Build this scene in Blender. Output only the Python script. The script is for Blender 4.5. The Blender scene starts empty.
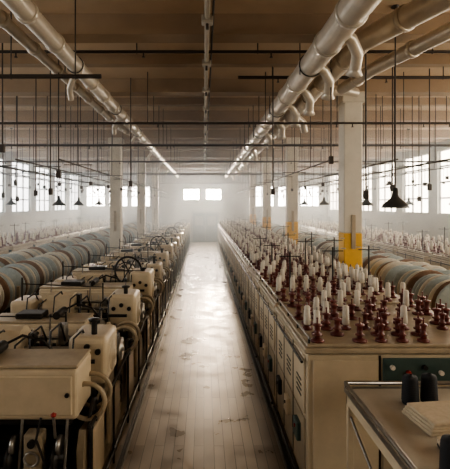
import bpy, bmesh, math, random
from mathutils import Vector, Matrix
random.seed(7)
scene = bpy.context.scene
COL = scene.collection

# ------------------------------------------------------------ materials
def mat(name, col, rough=0.6, metal=0.0, var=0.15, nscale=6.0, bump=0.0, dirt=None, spec=0.5):
    m = bpy.data.materials.new(name); m.use_nodes = True
    nt = m.node_tree; b = nt.nodes['Principled BSDF']
    b.inputs['Roughness'].default_value = rough
    b.inputs['Metallic'].default_value = metal
    b.inputs['Specular IOR Level'].default_value = spec
    tc = nt.nodes.new('ShaderNodeTexCoord')
    n = nt.nodes.new('ShaderNodeTexNoise'); n.inputs['Scale'].default_value = nscale
    n.inputs['Detail'].default_value = 7; n.inputs['Roughness'].default_value = .65
    nt.links.new(tc.outputs['Object'], n.inputs['Vector'])
    r = nt.nodes.new('ShaderNodeValToRGB')
    d = dirt if dirt else tuple(c*(1-var*2) for c in col)
    r.color_ramp.elements[0].color = (*d, 1); r.color_ramp.elements[0].position = 0.25
    r.color_ramp.elements[1].color = (*col, 1); r.color_ramp.elements[1].position = 0.62
    nt.links.new(n.outputs['Fac'], r.inputs['Fac'])
    nt.links.new(r.outputs['Color'], b.inputs['Base Color'])
    if bump:
        bp = nt.nodes.new('ShaderNodeBump'); bp.inputs['Strength'].default_value = bump
        bp.inputs['Distance'].default_value = 0.02
        nt.links.new(n.outputs['Fac'], bp.inputs['Height']); nt.links.new(bp.outputs['Normal'], b.inputs['Normal'])
    return m
def glass(name, col, strength):
    m = bpy.data.materials.new(name); m.use_nodes = True
    nt = m.node_tree; nt.nodes.clear()
    o = nt.nodes.new('ShaderNodeOutputMaterial'); mx = nt.nodes.new('ShaderNodeMixShader')
    t = nt.nodes.new('ShaderNodeBsdfTransparent'); e = nt.nodes.new('ShaderNodeEmission')
    tc = nt.nodes.new('ShaderNodeTexCoord'); n = nt.nodes.new('ShaderNodeTexNoise'); n.inputs['Scale'].default_value = 1.5
    r = nt.nodes.new('ShaderNodeValToRGB'); r.color_ramp.elements[0].color=(*[c*.75 for c in col],1); r.color_ramp.elements[1].color=(*col,1)
    nt.links.new(tc.outputs['Object'], n.inputs['Vector']); nt.links.new(n.outputs['Fac'], r.inputs['Fac']); nt.links.new(r.outputs['Color'], e.inputs['Color'])
    e.inputs['Strength'].default_value = strength; mx.inputs[0].default_value = .5
    nt.links.new(t.outputs[0], mx.inputs[1]); nt.links.new(e.outputs[0], mx.inputs[2]); nt.links.new(mx.outputs[0], o.inputs['Surface'])
    return m

CREAM = mat('cream_enamel', (0.58, 0.475, 0.33), 0.34, 0, 0.10, 3)
CREAM2 = mat('cream_enamel_worn', (0.42, 0.34, 0.235), 0.44, 0, 0.16, 5)
DARK = mat('oily_dark_iron', (0.024, 0.020, 0.017), 0.4, 0.3, 0.2, 12)
STEEL = mat('worn_steel', (0.42, 0.40, 0.37), 0.32, 0.9, 0.15, 10)
MAROON = mat('maroon_spool', (0.14, 0.032, 0.024), 0.38, 0, 0.15, 20)
WHITE = mat('white_yarn', (0.66, 0.60, 0.50), 0.8, 0, 0.08, 30)
GREEN = mat('green_panel', (0.05, 0.085, 0.075), 0.4, 0, 0.15, 8)
RED = mat('red_knob', (0.3, 0.025, 0.02), 0.35, 0, 0.05, 8)
BLACKY = mat('black_yarn', (0.012, 0.012, 0.014), 0.75, 0, 0.2, 60)
CLOTH = mat('cream_cloth', (0.56, 0.46, 0.33), 0.9, 0, 0.10, 25, 0.3)
REELB = mat('bluegrey_fabric', (0.36, 0.41, 0.41), 0.8, 0, 0.12, 14)
REELC = mat('pale_fabric', (0.60, 0.56, 0.47), 0.8, 0, 0.1, 14)
BROWN = mat('brown_fabric', (0.20, 0.12, 0.075), 0.8, 0, 0.15, 14)
DUCT = mat('duct_galvanised_painted', (0.66, 0.58, 0.47), 0.32, 0.3, 0.1, 4)
PIPE = mat('pipe_brown_paint', (0.05, 0.037, 0.028), 0.5, 0.2, 0.15, 6)
PIPEC = mat('conduit_cream', (0.50, 0.44, 0.35), 0.5, 0, 0.1, 6)
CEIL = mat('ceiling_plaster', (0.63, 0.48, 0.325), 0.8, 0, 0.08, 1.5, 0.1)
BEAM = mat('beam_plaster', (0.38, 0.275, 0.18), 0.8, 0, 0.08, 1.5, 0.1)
WALL = mat('wall_plaster', (0.38, 0.365, 0.32), 0.85, 0, 0.08, 1.2, 0.1)
COLW = mat('column_white_paint', (0.68, 0.62, 0.51), 0.6, 0, 0.08, 3)
COLY = mat('column_yellow_paint', (0.74, 0.42, 0.04), 0.55, 0, 0.08, 5)
FRAME = mat('window_frame_paint', (0.22, 0.21, 0.19), 0.5, 0, 0.1, 5)
DOOR = mat('door_paint_bluegrey', (0.08, 0.105, 0.115), 0.5, 0, 0.1, 5)
LAMP = mat('lamp_enamel_dark', (0.05, 0.05, 0.048), 0.4, 0.2, 0.1, 8)
GLASS = glass('daylit_glass_left', (0.95, 0.96, 0.95), 10)
GLASSW = glass('daylit_glass_warm', (1.0, 0.89, 0.73), 17)
GLASSF = glass('daylit_glass_far', (0.98, 0.95, 0.90), 42)
GLASSA = glass('daylit_glass_far_bright', (1.0, 0.91, 0.78), 360)

def floor_mat():
    m = bpy.data.materials.new('worn_wood_plank_floor'); m.use_nodes = True
    nt = m.node_tree; b = nt.nodes['Principled BSDF']
    tc = nt.nodes.new('ShaderNodeTexCoord')
    mp = nt.nodes.new('ShaderNodeMapping'); mp.inputs['Rotation'].default_value=(0,0,math.pi/2)
    br = nt.nodes.new('ShaderNodeTexBrick'); br.inputs['Scale'].default_value = 1.0
    br.inputs['Brick Width'].default_value = 1.25; br.inputs['Row Height'].default_value = 0.115
    br.inputs['Mortar Size'].default_value = 0.004
    br.inputs['Color1'].default_value = (0.44, 0.35, 0.25, 1); br.inputs['Color2'].default_value = (0.27, 0.21, 0.15, 1)
    br.inputs['Mortar'].default_value = (0.09, 0.07, 0.05, 1)
    nt.links.new(tc.outputs['Object'], mp.inputs['Vector']); nt.links.new(mp.outputs[0], br.inputs['Vector'])
    n = nt.nodes.new('ShaderNodeTexNoise'); n.inputs['Scale'].default_value = 2.2; n.inputs['Detail'].default_value = 8
    nt.links.new(tc.outputs['Object'], n.inputs['Vector'])
    mx = nt.nodes.new('ShaderNodeMixRGB'); mx.blend_type = 'MULTIPLY'; mx.inputs['Fac'].default_value = 0.5
    nt.links.new(br.outputs['Color'], mx.inputs[1]); nt.links.new(n.outputs['Fac'], mx.inputs[2])
    nt.links.new(mx.outputs[0], b.inputs['Base Color'])
    mr = nt.nodes.new('ShaderNodeMapRange'); mr.inputs[1].default_value = 0.35; mr.inputs[2].default_value = 0.65
    mr.inputs[3].default_value = 0.25; mr.inputs[4].default_value = 0.48
    nt.links.new(n.outputs['Fac'], mr.inputs[0]); nt.links.new(mr.outputs[0], b.inputs['Roughness'])
    b.inputs['Specular IOR Level'].default_value = 1.0
    bp = nt.nodes.new('ShaderNodeBump'); bp.inputs['Strength'].default_value = 0.45; bp.inputs['Distance'].default_value = 0.01
    nt.links.new(br.outputs['Fac'], bp.inputs['Height']); bp.invert = True
    nt.links.new(bp.outputs['Normal'], b.inputs['Normal'])
    return m
FLOOR = floor_mat()

# ------------------------------------------------------------ mesh builder
class MB:
    def __init__(s): s.v=[]; s.f=[]; s.m=[]; s.sm=[]; s.mats=[]
    def mi(s, mt):
        if mt not in s.mats: s.mats.append(mt)
        return s.mats.index(mt)
    def add(s, vs, fs, mt, smooth=False):
        o=len(s.v); i=s.mi(mt)
        s.v += [tuple(x) for x in vs]
        for f in fs: s.f.append([a+o for a in f]); s.m.append(i); s.sm.append(smooth)
    def box(s,x0,x1,y0,y1,z0,z1,mt,bev=0.0,seg=1):
        if bev<=0:
            vs=[(x,y,z) for x in (x0,x1) for y in (y0,y1) for z in (z0,z1)]
            s.add(vs,[(0,1,3,2),(4,6,7,5),(0,4,5,1),(2,3,7,6),(0,2,6,4),(1,5,7,3)],mt); return
        bm=bmesh.new(); bmesh.ops.create_cube(bm,size=1)
        for v in bm.verts: v.co=Vector(((x0+x1)/2+v.co.x*(x1-x0),(y0+y1)/2+v.co.y*(y1-y0),(z0+z1)/2+v.co.z*(z1-z0)))
        bmesh.ops.bevel(bm,geom=bm.edges[:],offset=bev,segments=seg,profile=0.5,affect='EDGES')
        bm.verts.index_update()
        s.add([v.co.copy() for v in bm.verts],[[v.index for v in f.verts] for f in bm.faces],mt,False); bm.free()
    def lathe(s,o,axis,prof,mt,seg=14,smooth=True):
        o=Vector(o); a=Vector(axis).normalized()
        u=a.orthogonal().normalized(); w=a.cross(u)
        vs=[];fs=[]
        for r,h in prof:
            for k in range(seg):
                t=2*math.pi*k/seg
                vs.append(o+a*h+(u*math.cos(t)+w*math.sin(t))*max(r,1e-4))
        for i in range(len(prof)-1):
            for k in range(seg):
                k2=(k+1)%seg
                fs.append((i*seg+k,i*seg+k2,(i+1)*seg+k2,(i+1)*seg+k))
        s.add(vs,fs,mt,smooth)
    def cyl(s,p0,p1,r,mt,seg=12,r1=None):
        p0=Vector(p0);p1=Vector(p1)
        r1=r if r1 is None else r1
        a=(p1-p0).normalized(); u=a.orthogonal().normalized(); w=a.cross(u)
        vs=[];
        for c,rr in ((p0,r),(p1,r1)):
            for k in range(seg):
                t=2*math.pi*k/seg; vs.append(c+(u*math.cos(t)+w*math.sin(t))*rr)
        s.add(vs,[(k,(k+1)%seg,seg+(k+1)%seg,seg+k) for k in range(seg)],mt,True)
        s.add(vs[:seg],[list(range(seg))[::-1]],mt); s.add(vs[seg:],[list(range(seg))],mt)
    def tube(s,pts,r,mt,seg=10):
        pts=[Vector(p) for p in pts]; vs=[];fs=[]
        t0=(pts[1]-pts[0]).normalized(); u=t0.orthogonal().normalized()
        for i,p in enumerate(pts):
            if i==0: t=pts[1]-p
            elif i==len(pts)-1: t=p-pts[i-1]
            else: t=(pts[i+1]-p).normalized()+(p-pts[i-1]).normalized()
            t.normalize(); u=(u-t*u.dot(t)).normalized(); w=t.cross(u)
            for k in range(seg):
                a=2*math.pi*k/seg; vs.append(p+(u*math.cos(a)+w*math.sin(a))*r)
        for i in range(len(pts)-1):
            for k in range(seg):
                k2=(k+1)%seg; fs.append((i*seg+k,i*seg+k2,(i+1)*seg+k2,(i+1)*seg+k))
        s.add(vs,fs,mt,True)
        s.add(vs[:seg],[list(range(seg))[::-1]],mt); s.add(vs[-seg:],[list(range(seg))],mt)
    def ring(s,c,axis,R,r,mt,seg=28,rs=8):
        c=Vector(c);a=Vector(axis).normalized();u=a.orthogonal().normalized();w=a.cross(u);vs=[];fs=[]
        for i in range(seg):
            t=2*math.pi*i/seg; d=u*math.cos(t)+w*math.sin(t)
            for k in range(rs):
                q=2*math.pi*k/rs; vs.append(c+d*(R+r*math.cos(q))+a*(r*math.sin(q)))
        for i in range(seg):
            for k in range(rs):
                i2=(i+1)%seg;k2=(k+1)%rs; fs.append((i*rs+k,i2*rs+k,i2*rs+k2,i*rs+k2))
        s.add(vs,fs,mt,True)
    def prism(s,poly,x0,x1,mt):   # poly in (y,z)
        n=len(poly)
        vs=[(x0,y,z) for y,z in poly]+[(x1,y,z) for y,z in poly]
        fs=[list(range(n))[::-1],list(range(n,2*n))]+[(k,(k+1)%n,n+(k+1)%n,n+k) for k in range(n)]
        s.add(vs,fs,mt)
    def mesh(s,name):
        me=bpy.data.meshes.new(name); me.from_pydata(s.v,[],s.f)
        for m in s.mats: me.materials.append(m)
        me.polygons.foreach_set('material_index',s.m); me.polygons.foreach_set('use_smooth',s.sm)
        me.update()
        bm=bmesh.new(); bm.from_mesh(me); bmesh.ops.recalc_face_normals(bm,faces=bm.faces[:]); bm.to_mesh(me); bm.free()
        return me
    def obj(s,name,loc=(0,0,0),parent=None):
        return place(s.mesh(name),name,loc,parent)
def place(me,name,loc=(0,0,0),parent=None,rot=0):
    o=bpy.data.objects.new(name,me); COL.objects.link(o); o.location=loc; o.rotation_euler=(0,0,rot)
    if parent: o.parent=parent
    return o
def empty(name,loc=(0,0,0)):
    e=bpy.data.objects.new(name,None); COL.objects.link(e); e.location=loc; return e

CH=2.8; YF=32.5; YB=-3.5; XW=9.3; ZC=5.4

# ------------------------------------------------------------ room shell
b=MB(); b.box(-XW-.3,XW+.3,YB-.3,YF+.3,-0.2,0,FLOOR); b.obj('floor')
b=MB(); b.box(-XW-.3,XW+.3,YB-.3,YF+.3,ZC,ZC+.2,CEIL); b.obj('ceiling')

WZ0,WZ1=2.45,4.95
def side_wall(name,sgn,ystart):
    x0,x1=(XW,XW+.3) if sgn>0 else (-XW-.3,-XW)
    b=MB()
    b.box(x0,x1,YB,YF,0,WZ0,WALL); b.box(x0,x1,YB,YF,WZ1,ZC,WALL)
    y=YB; wins=[]
    pitch=3.0; ww=2.3
    n=int((YF-YB)/pitch)
    for i in range(n):
        a=YB+i*pitch+(pitch-ww)/2; c=a+ww
        if a<ystart: continue
        b.box(x0,x1,y,a,WZ0,WZ1,WALL); y=c; wins.append((a,c))
    b.box(x0,x1,y,YF,WZ0,WZ1,WALL)
    b.obj(name)
    return wins,(x0+x1)/2
def window_side(idx,xc,a,c,gl):
    b=MB()
    b.box(xc-.002,xc+.002,a,c,WZ0,WZ1,gl)
    t=.03
    for k in range(4):
        yy=a+(c-a)*k/3; b.box(xc-.06,xc+.06,max(a,yy-t),min(c,yy+t),WZ0,WZ1,FRAME)
    for k in range(5):
        zz=WZ0+(WZ1-WZ0)*k/4; b.box(xc-.055,xc+.055,a,c,max(WZ0,zz-t),min(WZ1,zz+t),FRAME)
    b.obj('window_%d'%idx)
wi=1
for nm,sg,gl,ys_ in (('wall_left',-1,GLASS,-4),('wall_right',1,GLASSW,-4)):
    wins,xc=side_wall(nm,sg,ys_)
    for a,c in wins: window_side(wi,xc,a,c,gl); wi+=1
def wall_with_openings(name,y0,y1,ops):
    b=MB(); x=-XW-.3
    for a,c,z0,z1 in sorted(ops):
        b.box(x,a,y0,y1,0,ZC,WALL)
        if z0>0: b.box(a,c,y0,y1,0,z0,WALL)
        b.box(a,c,y0,y1,z1,ZC,WALL); x=c
    b.box(x,XW+.3,y0,y1,0,ZC,WALL); b.obj(name)
fw=[(-1.55,-0.35,3.2,4.0),(0.15,1.3,3.2,4.0)]
for xx in (-8.9,-7.2,-5.5,3.9,5.6,7.3): fw.append((xx,xx+1.4,2.7,4.2))
wall_with_openings('wall_far',YF,YF+.3,list(fw))
for a,c,z0,z1 in fw:
    b=MB(); yc=YF+.12
    b.box(a,c,yc-.002,yc+.002,z0,z1,GLASSA if abs(a)<2 else GLASSF)
    for k in range(4):
        xx=a+(c-a)*k/3; b.box(max(a,xx-.03),min(c,xx+.03),yc-.05,yc+.05,z0,z1,FRAME)
    for k in range(3):
        zz=z0+(z1-z0)*k/2; b.box(a,c,yc-.045,yc+.045,max(z0,zz-.025),min(z1,zz+.025),FRAME)
    b.obj('window_%d'%wi); wi+=1
b=MB(); b.box(-XW-.3,XW+.3,YB-.3,YB,0,ZC,WALL); b.obj('wall_back')
b=MB()
b.box(-.95,-.85,YF-.08,YF,0,2.25,FRAME); b.box(1.05,1.15,YF-.08,YF,0,2.25,FRAME); b.box(-.95,1.15,YF-.08,YF,2.2,2.3,FRAME)
for a,c in ((-.84,.09),(.11,1.04)):
    b.box(a,c,YF-.06,YF,0.01,2.19,DOOR,.008); b.box(a+.15,c-.15,YF-.075,YF-.06,1.25,1.95,FRAME); b.box(a+.15,c-.15,YF-.07,YF-.06,.2,1.0,DOOR)
    b.cyl((a+.06 if a>0 else c-.06,YF-.11,1.05),(a+.06 if a>0 else c-.06,YF-.11,1.25),.015,STEEL)
b.obj('door_1')
y=-3.0
while y<YF-.5:
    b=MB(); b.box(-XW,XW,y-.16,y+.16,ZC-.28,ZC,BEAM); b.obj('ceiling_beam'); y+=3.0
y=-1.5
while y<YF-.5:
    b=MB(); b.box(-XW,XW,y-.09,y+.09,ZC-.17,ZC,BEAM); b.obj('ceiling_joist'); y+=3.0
b=MB(); b.box(-XW,-XW+.03,YB,YF,0,.15,FRAME); b.obj('baseboard_left')
b=MB(); b.box(XW-.03,XW,YB,YF,0,.15,FRAME); b.obj('baseboard_right')
for sx in (-.9,.9):
    b=MB(); b.box(sx-.02,sx+.02,-3,31,0,.05,DARK); b.box(sx-.035,sx+.035,-3,31,0,.012,STEEL); b.obj('floor_edge_rail')

# ------------------------------------------------------------ columns
def column(x,y,low):
    b=MB(); w=.19
    b.box(x-w,x+w,y-w,y+w,0,2.22,low,.02); b.box(x-w,x+w,y-w,y+w,2.22,ZC-.28,COLW,.02)
    b.box(x-w-.05,x+w+.05,y-w-.05,y+w+.05,ZC-.5,ZC-.28,COLW,.02)
    b.box(x-.04,x+.04,y-w-.03,y-w,1.9,2.6,CREAM2,.005)
    b.obj('support_column')
for y in (9,15,21,27): column(3.06,y,COLY)
for y in (15,21,27): column(-3.06,y,COLW)

# ------------------------------------------------------------ braiding machine (right row)
W=1.86; L=1.62; D=1.5
def spool(b,x,y,z,kind):
    if kind in 'mn':
        k=.8 if kind=='m' else .65
        b.lathe((x,y,z),(0,0,1),[(0,0),(.085*k,0),(.085*k,.02),(.03,.03)],MAROON,10)
        b.lathe((x,y,z+.025),(0,0,1),[(.025,0),(.025,.03),(.055*k,.035),(.055*k,.045),(.034*k,.05),(.034*k,.12),(.055*k,.125),(.055*k,.14),(0,.145)],MAROON,10)
        b.cyl((x,y,z+.14),(x,y,z+.22),.007,MAROON,6)
        b.lathe((x,y,z+.22),(0,0,1),[(0,-.012),(.013,0),(0,.012)],MAROON,6)
    elif kind=='w':
        b.lathe((x,y,z),(0,0,1),[(0,0),(.055,0),(.055,.02),(.03,.03),(.03,.05)],MAROON,10)
        b.lathe((x,y,z+.05),(0,0,1),[(.0,0),(.034,0),(.038,.02),(.03,.19),(.014,.2),(.0,.2)],WHITE,10)
        b.cyl((x,y,z+.24),(x,y,z+.28),.006,STEEL,6)
    else:
        b.lathe((x,y,z),(0,0,1),[(0,0),(.055,0),(.055,.02),(.03,.03)],MAROON,10)
        b.cyl((x,y,z),(x,y,z+.34),.008,STEEL,6)
        b.lathe((x,y,z+.17),(0,0,1),[(0,0),(.036,0),(.032,.14),(0,.15)],WHITE,10)
def braider(kinds,masts=False):
    b=MB()
    b.box(.06,W-.06,.05,L-.05,0,.12,DARK)
    b.box(0,W,0,L,.12,D-.09,CREAM,.02,2)
    b.box(-.03,W+.03,-.03,L+.03,D-.08,D-.03,CREAM2,.012)
    b.box(0,W,0,L,D-.03,D,CREAM2,.008)
    for k in range(3):
        y0=.06+k*.51
        b.box(-.018,0.0,y0,y0+.47,.22,.78,CREAM2,.006)
        b.box(-.018,0.0,y0,y0+.47,.83,D-.14,CREAM,.006)
        b.cyl((-.035,y0+.40,.5),(-.035,y0+.40,.62),.01,DARK,6)
        b.box(-.022,-.016,y0+.475,y0+.495,.2,D-.12,DARK)
        for q in range(4): b.box(-.024,-.016,y0+.1,y0+.3,.95+q*.05,.965+q*.05,DARK)
        b.box(-.06,-.01,y0+.12,y0+.3,.5,.68,(GREEN,CREAM,DARK)[k],.01)
        b.cyl((-.07,y0+.2,.62),(-.05,y0+.2,.62),.018,RED if k==0 else DARK,8)
    b.tube([(-.05,0,.16),(-.05,L,.16)],.02,DARK,6)
    b.tube([(-.05,0,D-.16),(-.05,L,D-.16)],.014,DARK,6)
    b.box(.05,.66,-.015,0,.2,D-.14,CREAM,.006)
    b.box(.665,.685,-.004,0,.15,D-.1,DARK)
    b.cyl((.6,-.03,.8),(.6,-.03,.95),.012,DARK,6)
    b.box(.70,W-.04,-.02,0,D-.36,D-.12,GREEN,.006)
    b.box(.70,W-.04,-.015,0,.2,D-.40,CREAM2,.006)
    for k in range(7):
        b.cyl((.78+k*.15,-.05,D-.2-.05*(k%2)),(.78+k*.15,-.02,D-.2-.05*(k%2)),.022,(RED if k==1 else DARK) if k%3 else WHITE,10)
    b.box(.9,1.2,-.04,-.01,.7,.9,DARK,.01)
    nx,ny=9,8
    for i in range(nx):
        for j in range(ny):
            x=.12+i*(W-.24)/(nx-1); y=.10+j*(L-.2)/(ny-1)
            if j%2: x+=.05 if i<nx-1 else -.05
            k=kinds[(i*3+j*5+i*j+(i*i)//3)%len(kinds)]
            if k!='-': spool(b,x,y,D,k)
    b.tube([(.03,.02,D+.05),(.03,L-.02,D+.05)],.012,STEEL,6)
    for k in range(4): b.cyl((.03,.05+k*.5,D),(.03,.05+k*.5,D+.05),.01,DARK,6)
    if masts:
        for x,h in ((.35,.58),(1.0,.66),(1.55,.68)):
            b.cyl((x,L/2,D),(x,L/2,D+h),.012,DARK,6)
            b.cyl((x-.16,L/2,D+h-.06),(x+.16,L/2,D+h-.06),.008,DARK,6)
            b.ring((x+.16,L/2,D+h-.02),(0,0,1),.035,.006,STEEL,10,4)
            b.ring((x-.16,L/2,D+h-.02),(0,0,1),.035,.006,STEEL,10,4)
    return b.mesh('braiding_machine')
brA=braider('mnm-mwnm-mw',False)
brB=braider('mwmnw-wnp-w',True)
brC=braider('wwpm-mwwn',True)
brD=braider('wmw-pnwwm',False)
y=4.0;i=0
while y+L<31.5:
    me=brA if i==0 else (brB if i<3 else (brC if i%2 else brD))
    place(me,'braiding_machine',(.96,y,0)); y+=1.74;i+=1

# ------------------------------------------------------------ loom (left row)
def loom(wheel=False,fab=BROWN,var=0):
    rnd=random.Random(11+var)
    b=MB()
    for x in (-.10,-1.78):
        b.prism([(0,0),(1.6,0),(1.6,.12),(1.45,.2),(1.45,.95),(1.3,1.2),(1.05,1.2),(.95,.8),(.7,.7),(.2,.75),(.12,.6),(.15,.2),(0,.12)],x-.06,x,CREAM2)
    b.box(-1.7,-.18,.1,.2,.1,.2,DARK); b.box(-1.7,-.18,1.3,1.42,.1,.22,DARK); b.box(-1.75,-.18,.25,1.25,.3,.42,DARK)
    top=1.40 if var!=1 else 1.30
    xe=-.12 if var==0 else (-.55 if var==1 else -.3)
    b.box(-1.84,xe,.0,.50,.93,top-.03,CREAM,.04,3)
    b.box(-1.80,xe-.04,-.012,0.01,.98,top-.08,CREAM,.01)
    b.box(-1.84,xe,.02,.48,top-.03,top,CREAM2,.012)
    b.box(-1.0,-.994,-.016,.0,.95,top-.05,DARK)
    b.box(-1.45,-1.2,-.018,.0,1.08,1.2,DARK,.005)
    for x in (xe-.08,-.85,-1.15,-1.7): b.cyl((x,-.03,1.16),(x,0,1.16),.02,DARK,8)
    b.box(-1.5,-1.15,.12,.38,top,top+.07,DARK,.012)
    b.cyl((-.95,.1,top+.05),(-.95,.42,top+.05),.05,DARK,12)
    b.tube([(-.95,.42,top+.05),(-.8,.5,top+.12),(-.6,.52,top+.06),(-.5,.6,top-.1)],.014,DARK,6)
    if var:   # exposed take-up gearing beside the shorter housing
        for q in range(4):
            xx=xe+.06+q*.08
            if xx<-.1: b.lathe((xx,.28,1.12),(1,0,0),[(0,0),(.14-.02*q,0),(.14-.02*q,.035),(0,.035)],(DARK,STEEL,CREAM2,DARK)[q],20)
        b.cyl((xe,.28,1.12),(-.1,.28,1.12),.03,STEEL,8)
    b.box(-1.72,-.2,.1,.45,.84,.93,DARK,.01)
    b.cyl((-1.65,.3,.62),(-.25,.3,.62),.13,DARK,16)
    b.cyl((-1.65,.12,.42),(-.25,.12,.42),.03,STEEL,8)
    for x in (-.35,-.75,-1.15,-1.5):
        b.lathe((x,.16,.52),(1,0,0),[(0,0),(.19,0),(.19,.04),(.06,.05),(.06,.1),(0,.1)],DARK,20)
        b.lathe((x+.05,.05,.7),(1,0,0),[(0,0),(.08,0),(.08,.03),(0,.03)],STEEL,14)
        b.cyl((x+.1,.02,.25),(x+.12,.1,.92),.016,STEEL,6)
        b.tube([(x-.08,.0,.96),(x-.1,-.06,.8),(x-.03,-.05,.6),(x-.06,.05,.4)],.012,DARK,6)
    for x in (-.5,-.95,-1.35):
        b.box(x-.08,x+.08,-.02,.12,.5,.82,CREAM2,.02,2); b.cyl((x,-.05,.75),(x,.03,.75),.035,DARK,10)
        b.ring((x,-.04,.62),(0,1,0),.06,.012,STEEL,14,5)
    b.lathe((-.6,-.04,.34),(0,1,0),[(0,0),(.12,0),(.13,.02),(.13,.05),(.05,.06),(.05,.3),(0,.3)],DARK,20)
    b.lathe((-1.3,-.04,.30),(0,1,0),[(0,0),(.05,0),(.06,.02),(.15,.03),(.15,.07),(.0,.08)],CREAM2,20)
    b.tube([(-.3,-.02,.8),(-.28,-.1,.95),(-.28,-.12,1.02)],.014,STEEL,6)
    b.lathe((-.28,-.12,1.02),(0,0,1),[(0,0),(.022,.01),(.025,.03),(0,.045)],RED,10)
    b.cyl((-1.7,.78,1.0),(-.42,.78,1.0),.13,fab,18)
    b.cyl((-1.7,1.28,.80),(-.18,1.28,.80),.2,REELC if var!=2 else BROWN,20)
    for x in (-.2,-1.72):
        b.cyl((x,1.28,.80),(x+.02,1.28,.80),.30,DARK,22)
        b.ring((x+.02,1.28,.80),(1,0,0),.28,.02,CREAM2,24,6)
    b.cyl((-1.72,.78,1.0),(-1.70,.78,1.0),.2,STEEL,18); b.cyl((-.42,.78,1.0),(-.39,.78,1.0),.2,DARK,18)
    for q,(yy,zz) in enumerate([(.62,1.22),(.9,1.26),(1.02,1.14),(1.14,1.3),(1.45,1.12)]):
        b.cyl((-1.75,yy,zz),(-.12,yy,zz),.022,STEEL if q%2 else DARK,8)
    for k in range(14):
        x=-1.66+k*.1
        b.cyl((x,1.14,1.3),(x,1.16,1.40),.006,STEEL,4)
        b.lathe((x,1.42,1.12),(0,0,1),[(0,0),(.03,0),(.025,.12),(0,.13)],(WHITE,MAROON,DARK,CREAM2)[(k*3+var)%4],8)
    # hoses, levers, small linkages
    for q in range(7):
        x=-1.55+q*.2+rnd.uniform(-.04,.04); h=rnd.uniform(.02,.16); y0=rnd.uniform(.52,.6)
        b.tube([(x,y0,1.15),(x+.02,y0+.03,1.36+h),(x+.06,y0+.2,1.40+h),(x+.04,y0+.4,1.34),(x,y0+.5,1.15)],.011,DARK,6)
        if q%2: b.box(x-.04,x+.04,1.0,1.12,1.26,1.36+h*.8,(DARK,CREAM2,STEEL)[q%3],.01)
        if q%3==0:
            b.cyl((x+.1,1.3,1.1),(x+.14,1.22,1.48+h),.010,STEEL,6); b.lathe((x+.14,1.22,1.48+h),(0,0,1),[(0,0),(.02,.008),(.02,.025),(0,.035)],DARK,8)
    for yy in (.18,.42):
        b.ring((-.08,yy,1.02),(0,1,0),.16,.024,CREAM2,20,6)
    b.box(-.40,-.0,.62,1.16,.98,1.46+.05*var,CREAM,.06,4)
    for k,(x,z) in enumerate([(-.31,1.32),(-.20,1.37),(-.09,1.32)]):
        b.cyl((x,.60,z),(x,.64,z),.03,DARK,12)
    b.lathe((-.02,.9,1.2),(1,0,0),[(0,.05),(.05,.05),(.06,.03),(.15,.03),(.17,.01),(.18,-.01)],CREAM2,22)
    b.cyl((-.16,.75,1.42),(-.16,.75,1.6),.03,DARK,10); b.lathe((-.16,.75,1.6),(0,0,1),[(0,0),(.06,.0),(.06,.02),(0,.03)],DARK,14)
    b.box(-.34,-.05,1.2,1.55,1.0,1.26,DARK,.02)
    b.lathe((-.01,1.38,1.1),(1,0,0),[(0,.04),(.03,.04),(.04,.02),(.13,.02),(.13,-.01)],STEEL,20)
    b.box(-1.8,-1.5,.62,1.1,1.0,1.42,CREAM,.04,2)
    b.prism([(.66+.24-.24*math.cos(t*math.pi/8),1.2+.3*math.sin(t*math.pi/8)) for t in range(9)],-1.35,-.95,CREAM)
    b.cyl((-1.65,.7,1.4),(-1.65,.7,1.75),.014,DARK,6); b.cyl((-.6,1.2,1.1),(-.6,1.2,1.58),.012,DARK,6)
    b.cyl((-1.65,.7,1.66),(-.6,1.2,1.52),.008,DARK,6)
    b.box(-.06,-.02,.2,.6,.2,.75,CREAM,.01); b.box(-.06,-.02,.85,1.4,.25,.72,CREAM2,.01)
    for yy,zz,r in ((.3,.85,.14),(.62,.8,.09),(1.5,.6,.16)):
        b.lathe((-.07,yy,zz),(1,0,0),[(r,0),(r,.03),(r*.85,.035),(r*.85,.02),(.03,.02),(.03,.05),(0,.05)],DARK,20)
    b.tube([(.0,-.05,.90),(.0,.5,.86),(.0,1.75,.90)],.018,DARK,6)
    b.tube([(.0,-.05,.14),(.0,1.75,.14)],.022,DARK,6)
    b.cyl((0,.02,.0),(0,.02,.90),.016,DARK,6); b.cyl((0,.95,.0),(0,.95,.88),.014,DARK,6)
    if wheel:
        c=Vector((-.45,.80,1.56)); b.ring(c,(.15,1,0),.26,.02,DARK,32,6)
        ax=Vector((1,-.15,0)).normalized()
        for k in range(3):
            a=math.pi*k/3; d=ax*math.cos(a)+Vector((0,0,1))*math.sin(a)
            b.cyl(c-d*.26,c+d*.26,.011,DARK,6)
        b.cyl(c,c+Vector((.03,.16,0)),.03,STEEL,8); b.box(-.5,-.38,.92,1.02,1.0,1.62,CREAM2,.02)
    return b.mesh('weaving_loom')
lmA=loom(False,BROWN,0); lmB=loom(True,REELB,2); lmC=loom(False,DARK,1)
y=3.72;i=0
while y+1.7<31.8:
    place((lmA,lmC,lmB)[i%3],'weaving_loom',(-.98,y,0)); y+=1.80; i+=1

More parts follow.
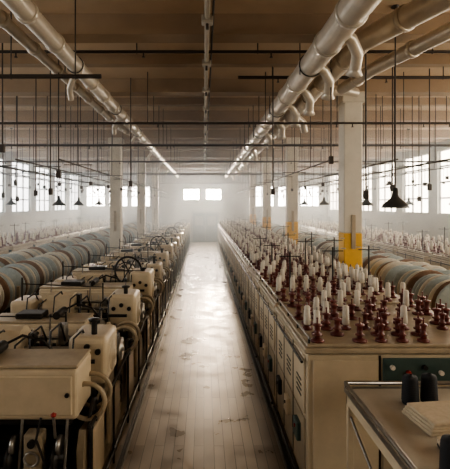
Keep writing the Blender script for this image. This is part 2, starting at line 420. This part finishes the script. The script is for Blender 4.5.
# ------------------------------------------------------------ fabric reel stands (outer rows)
def reels(a,c,q):
    b=MB()
    b.box(0,1.5,0,.06,0,.08,DARK); b.box(0,1.5,1.7,1.76,0,.08,DARK)
    for x in (.08,1.36):
        for yy in (0.0,1.7): b.box(x,x+.06,yy,yy+.06,0,1.2,CREAM2,.008)
        b.box(x,x+.06,0,1.76,.6,.66,CREAM2)
    for x,z,R in ((.42,1.22,.44),(1.1,1.16,.42)):
        b.cyl((x,-.05,z),(x,1.8,z),.03,STEEL,8)
        for yy in (0.0,1.7): b.box(x-.05,x+.05,yy,yy+.06,.0,z,DARK)
        for k in range(12):
            yy=.07+k*.137
            r=R*(.90+.10*((k*7+q)%4)/3)
            b.lathe((x,yy,z),(0,1,0),[(0,-.01),(.08,-.01),(.1,.0),(r-.03,.0),(r-.005,.015),(r,.03),(r-.005,.045),(r-.03,.06),(.1,.06),(0,.07)],(a,c,c,BROWN,a,c)[(k+q)%6],26)
    return b.mesh('fabric_reel_stand')
rA=reels(REELB,REELC,0); rB=reels(REELC,REELB,2)
y=6.5;i=0
while y<30:
    place(rA if i%2 else rB,'fabric_reel_stand',(3.55,y,0)); 
    place(rB if i%2 else rA,'fabric_reel_stand',(-5.05,y,0)); y+=1.95;i+=1
y=6.0;i=0
while y<29.5:
    place(brC if i%2 else brD,'braiding_machine',(6.0,y,0))
    place(brD if i%2 else brC,'braiding_machine',(-7.9,y,0))
    y+=1.9;i+=1

# ------------------------------------------------------------ ventilation ducts
def duct(pts,r,step=.9,mt=DUCT):
    b=MB(); b.tube(pts,r,mt,20)
    for i in range(len(pts)-1):
        p=Vector(pts[i]);q=Vector(pts[i+1]);d=(q-p);Ln=d.length;d.normalize();n=max(1,int(Ln/step))
        for k in range(n):
            c=p+d*(k+.5)*Ln/n
            b.lathe(c-d*.03,d,[(r,0),(r+.018,0),(r+.018,.06),(r,.06)],mt,20)
    return b
ZD=CH+2.12
b=duct([(1.62,-3,ZD),(1.62,31.5,ZD)],.17)
for yy in (5.2,6.4,7.6,8.8,10.4,12.2,16,20,24,28):
    b.tube([(1.62,yy,ZD),(1.80,yy+.05,ZD-.10),(1.93,yy+.2,ZD-.22),(1.95,yy+.35,ZD-.36)],.075,DUCT,12)
    b.lathe((1.95,yy+.35,ZD-.36),(.05,.6,-.8),[(.075,0),(.11,.08),(.10,.08)],DUCT,14)
for yy in [k*3.0 for k in range(0,11)]:
    b.cyl((1.45,yy+.5,ZD-.15),(1.45,yy+.5,ZC),.008,DARK,5); b.ring((1.62,yy+.5,ZD),(0,1,0),.18,.008,DARK,20,4)
b.obj('ventilation_duct')
b=duct([(3.3,2.6,ZD+.08),(2.6,4.4,ZD+.08),(2.12,5.7,ZD+.06),(2.06,7.0,ZD),(2.06,31.3,ZD)],.14)
b.tube([(2.06,8.0,ZD),(2.3,8.05,ZD+.02),(2.6,8.05,ZD+.02),(2.9,8.2,ZD+.02)],.09,DUCT,12)
b.tube([(2.06,10.4,ZD),(2.3,10.5,ZD),(2.45,10.6,ZD-.1),(2.5,10.7,ZD-.3)],.09,DUCT,12)
b.obj('ventilation_duct')
b=duct([(3.9,3.2,ZD+.1),(3.1,5.2,ZD+.05),(2.62,6.6,ZD-.02),(2.5,7.8,ZD-.02)],.10); b.obj('ventilation_duct')
b=duct([(-1.95,-3,ZD),(-1.95,31.5,ZD)],.115)
for yy in (6.9,10.4,13,17,21,25):
    b.tube([(-1.95,yy,ZD),(-2.12,yy+.05,ZD-.08),(-2.22,yy+.2,ZD-.2),(-2.24,yy+.35,ZD-.34)],.05,DUCT,12)
for yy in [k*3.0 for k in range(0,11)]:
    b.cyl((-2.1,yy+.5,ZD-.1),(-2.1,yy+.5,ZC),.008,DARK,5); b.ring((-1.95,yy+.5,ZD),(0,1,0),.125,.008,DARK,20,4)
b.obj('ventilation_duct')
b=duct([(-2.34,-3,ZD+.03),(-2.34,12,ZD+.03),(-2.2,13,ZD+.03)],.075); b.obj('ventilation_duct')

b=MB(); zc=ZC-.32
b.tube([(.04,-3,zc),(.04,31.5,zc)],.035,PIPEC,10); b.tube([(.11,-3,zc+.02),(.11,31.5,zc+.02)],.014,PIPE,6)
yy=2.0
while yy<31: 
    b.box(-.03,.11,yy,yy+.14,zc-.06,zc+.03,PIPEC,.01); b.cyl((.04,yy+.07,zc-.13),(.04,yy+.07,zc-.05),.018,PIPE,8); yy+=1.6
b.obj('ceiling_conduit')

def xpipe(y,h,x0,x1,r,hang,mt=PIPE,name='sprinkler_pipe'):
    b=MB(); z=CH+h; b.tube([(x0,y,z),(x1,y,z)],r,mt,8)
    for x in hang:
        b.cyl((x,y,z),(x,y,ZC-.001),.009,PIPE,5); b.ring((x,y,z),(1,0,0),r+.006,.005,PIPE,12,4)
    xx=x0+.7
    while xx<x1:
        b.cyl((xx,y,z-r-.05),(xx,y,z-r+.005),.012,mt,6); b.cyl((xx,y,z-r-.06),(xx,y,z-r-.05),.025,mt,8); xx+=1.9
    b.obj(name)
xpipe(6.4,2.28,-9.2,9.2,.024,[-4,-1,.8,3.4])
xpipe(7.55,2.24,.6,9.2,.028,[1.2,4.2,6.5])
xpipe(5.35,1.60,-9.2,-1.28,.028,[-2.4,-1.6])
ys=[8.4,9.4,10.5,11.6,12.7,14.3,16,17.6,19.6,22.4,25.4,28.4]
for k,yv in enumerate(ys):
    xpipe(yv,(1.60,1.78,1.45)[k%3],-9.2,9.2,.02,[-7.5,-5.6,-4.1,-2.7,-1.1,1.2,2.6,3.9,5.3,7.5])
for xr in (-5.6,-4.4,-3.5,-2.7,2.4,3.6,4.6,5.6,6.8,-6.8):
    b=MB(); z=CH+(.85 if abs(xr)<5 else 1.05)
    b.tube([(xr,8,z),(xr,31,z)],.016,PIPE,6)
    yy=8.5+ (abs(xr)*7%1.3)
    while yy<31:
        b.cyl((xr,yy,z-.0),(xr,yy,ZC-.001),.010,PIPE,5); b.cyl((xr-.3,yy,z+.01),(xr+.3,yy,z+.01),.01,PIPE,5)
        b.cyl((xr+.28,yy,z-.35),(xr+.28,yy,z+.01),.006,PIPE,5); b.box(xr+.25,xr+.31,yy-.03,yy+.03,z-.43,z-.35,PIPE)
        yy+=1.7
    b.obj('hanging_cable_rail')
def pendant(x,y,z,r):
    b=MB()
    b.lathe((x,y,z),(0,0,1),[(r,-.0),(r*1.02,.01),(r*.9,.05),(r*.55,.10),(r*.3,.14),(.04,.17),(.03,.26),(0,.27)],LAMP,24)
    b.lathe((x,y,z),(0,0,1),[(r*.97,.005),(r*.8,.05),(r*.4,.1),(0,.12)],WHITE,24)
    b.lathe((x,y,z+.02),(0,0,1),[(0,-.02),(.03,0),(.035,.04),(.02,.09),(0,.1)],WHITE,12)
    b.cyl((x,y,z+.26),(x,y,ZC-.001),.009,PIPE,6); b.lathe((x,y,ZC-.041),(0,0,1),[(.01,0),(.05,.02),(.05,.04)],PIPE,10)
    b.obj('pendant_lamp')
for x,y,z in [(2.50,5.62,2.76),(4.08,10.8,2.78),(4.02,14.4,2.8),(4.2,18,2.8),(-3.78,11.2,2.78),(-4.0,13.7,2.78),(-4.2,17.2,2.8),(-4.3,20,2.8),(5.6,9.5,2.8),(-6.5,14.5,2.8),(7,14.7,2.8)]:
    pendant(x,y,z,.17)
for (x,y,z0) in [(2.22,5.9,CH+.2),(1.95,6.6,CH+.75),(1.25,7.8,CH+.3),(3.2,7.3,CH+.35),(3.5,7.9,CH+.2),(4.3,8.2,CH+.4),(4.9,9.8,CH+.2),(-2.3,6.8,CH+.55),(-2.75,7.7,CH+.3),(-1.5,8.8,CH+.5),(-3.4,8.7,CH+.3),(-3.0,6.4,CH+.9),(-4.3,9.9,CH+.2),(-5.0,10.7,CH+.3)]:
    b=MB(); b.cyl((x,y,z0),(x,y,ZC-.001),.011,PIPE,6); b.box(x-.035,x+.035,y-.03,y+.03,z0-.12,z0,PIPE,.008); b.obj('power_drop')

# ------------------------------------------------------------ work cart, foreground right
cart=empty('work_cart',(1.22,2.35,0))
def part(b,n): return b.obj(n,parent=cart)
CX,CY,CZ=1.15,1.36,1.22
TOP=mat('cart_top_worn_laminate',(.46,.41,.33),.35,0,.12,4)
b=MB(); b.box(0,CX,0,CY,CZ-.03,CZ,TOP,.008); part(b,'top')
b=MB(); b.tube([(0,0,CZ+.045),(0,CY,CZ+.045),(CX,CY,CZ+.045),(CX,0,CZ+.045),(0,0,CZ+.045)],.018,STEEL,8)
b.box(-.01,.0,0,CY,CZ-.03,CZ+.012,STEEL); b.box(0,CX,CY,CY+.01,CZ-.03,CZ+.012,STEEL)
for x in (0,CX):
    for yy in (0,CY/2,CY): b.cyl((x,yy,CZ-.02),(x,yy,CZ+.045),.01,STEEL,6)
part(b,'edge_rail')
b=MB(); 
for x in (.03,CX-.03):
    for yy in (.03,CY-.03): b.box(x-.025,x+.025,yy-.025,yy+.025,.1,CZ-.03,CREAM,.004)
b.tube([(.03,.03,.5),(.03,CY-.03,1.0)],.012,STEEL,6)
part(b,'legs')
b=MB(); b.box(.02,CX-.02,.02,CY-.02,.35,.38,CREAM2,.005); b.box(.0,CX,.02,.05,CZ-.12,CZ-.03,CREAM); b.box(0,.02,.02,CY-.02,CZ-.12,CZ-.03,CREAM); b.box(0,CX,CY-.04,CY-.02,CZ-.12,CZ-.03,CREAM); part(b,'shelf_and_apron')
b=MB()
for x in (.05,CX-.05):
    for yy in (.05,CY-.05): b.cyl((x-.015,yy,.05),(x+.015,yy,.05),.05,DARK,14)
part(b,'casters')
def cone(x,y):
    b=MB(); b.lathe((0,0,0),(0,0,1),[(0,0),(.055,0),(.062,.01),(.064,.03),(.058,.2),(.052,.22),(.02,.225),(.02,.23),(.014,.23),(.014,.2),(0,.2)],BLACKY,24)
    for k in range(12): b.ring((0,0,.03+k*.0135),(0,0,1),.0635-k*.0005,.0025,BLACKY,24,4)
    b.obj('yarn_cone',(x,y,CZ))
cone(1.64,3.42); cone(1.80,3.44); cone(1.44,2.50)
b=MB(); 
for k in range(4):
    b.box(-.24+k*.008,.27-k*.01,-.17,.18-k*.008,k*.022,k*.022+.024,CLOTH,.010,2)
o=b.obj('folded_cloth',(1.76,3.12,CZ)); o.rotation_euler=(0,0,.12)
b=MB(); 
for k in range(3): b.box(-.15,.15,-.08,.08,k*.02,k*.02+.02,DARK if k==0 else CLOTH,.008,2)
o=b.obj('cloth_bundle',(1.66,2.72,CZ)); o.rotation_euler=(0,0,-.2)

# ------------------------------------------------------------ haze (suspended lint dust, real volume)
b=MB(); b.box(-XW+.02,XW-.02,8.0,YF-.1,.02,ZC-.02,CEIL)
hz=b.obj('airborne_dust_haze')
m=bpy.data.materials.new('dust_haze'); m.use_nodes=True; nt=m.node_tree; nt.nodes.clear()
out=nt.nodes.new('ShaderNodeOutputMaterial'); vs=nt.nodes.new('ShaderNodeVolumeScatter')
vs.inputs['Color'].default_value=(.82,.93,1,1); vs.inputs['Density'].default_value=.032; vs.inputs['Anisotropy'].default_value=.4
nt.links.new(vs.outputs[0],out.inputs['Volume']); hz.data.materials.clear(); hz.data.materials.append(m)

# ------------------------------------------------------------ sun (low, beyond the far wall), world, camera
sd=bpy.data.lights.new('sun','SUN'); sd.energy=48; sd.angle=.08; sd.color=(1,.84,.62)
so=bpy.data.objects.new('sun',sd); COL.objects.link(so)
el=math.radians(8.6); az=math.radians(2.2)
d=Vector((-math.sin(az)*math.cos(el),-math.cos(az)*math.cos(el),-math.sin(el)))
so.rotation_euler=d.to_track_quat('-Z','Y').to_euler(); so.location=(2,45,9)
w=bpy.data.worlds.new('World'); scene.world=w; w.use_nodes=True
w.node_tree.nodes['Background'].inputs[0].default_value=(.6,.75,1,1); w.node_tree.nodes['Background'].inputs[1].default_value=1
cam=bpy.data.cameras.new('camera'); co=bpy.data.objects.new('camera',cam); COL.objects.link(co)
co.location=(0,0,CH); co.rotation_euler=(math.pi/2,0,0)
cam.sensor_fit='HORIZONTAL'; cam.sensor_width=36; cam.lens=430/450*36; cam.shift_x=21/450; cam.shift_y=-29.5/450
cam.clip_end=200
scene.camera=co
scene.view_settings.view_transform='AgX'
scene.view_settings.look='AgX - Medium High Contrast'
scene.view_settings.exposure=0.0
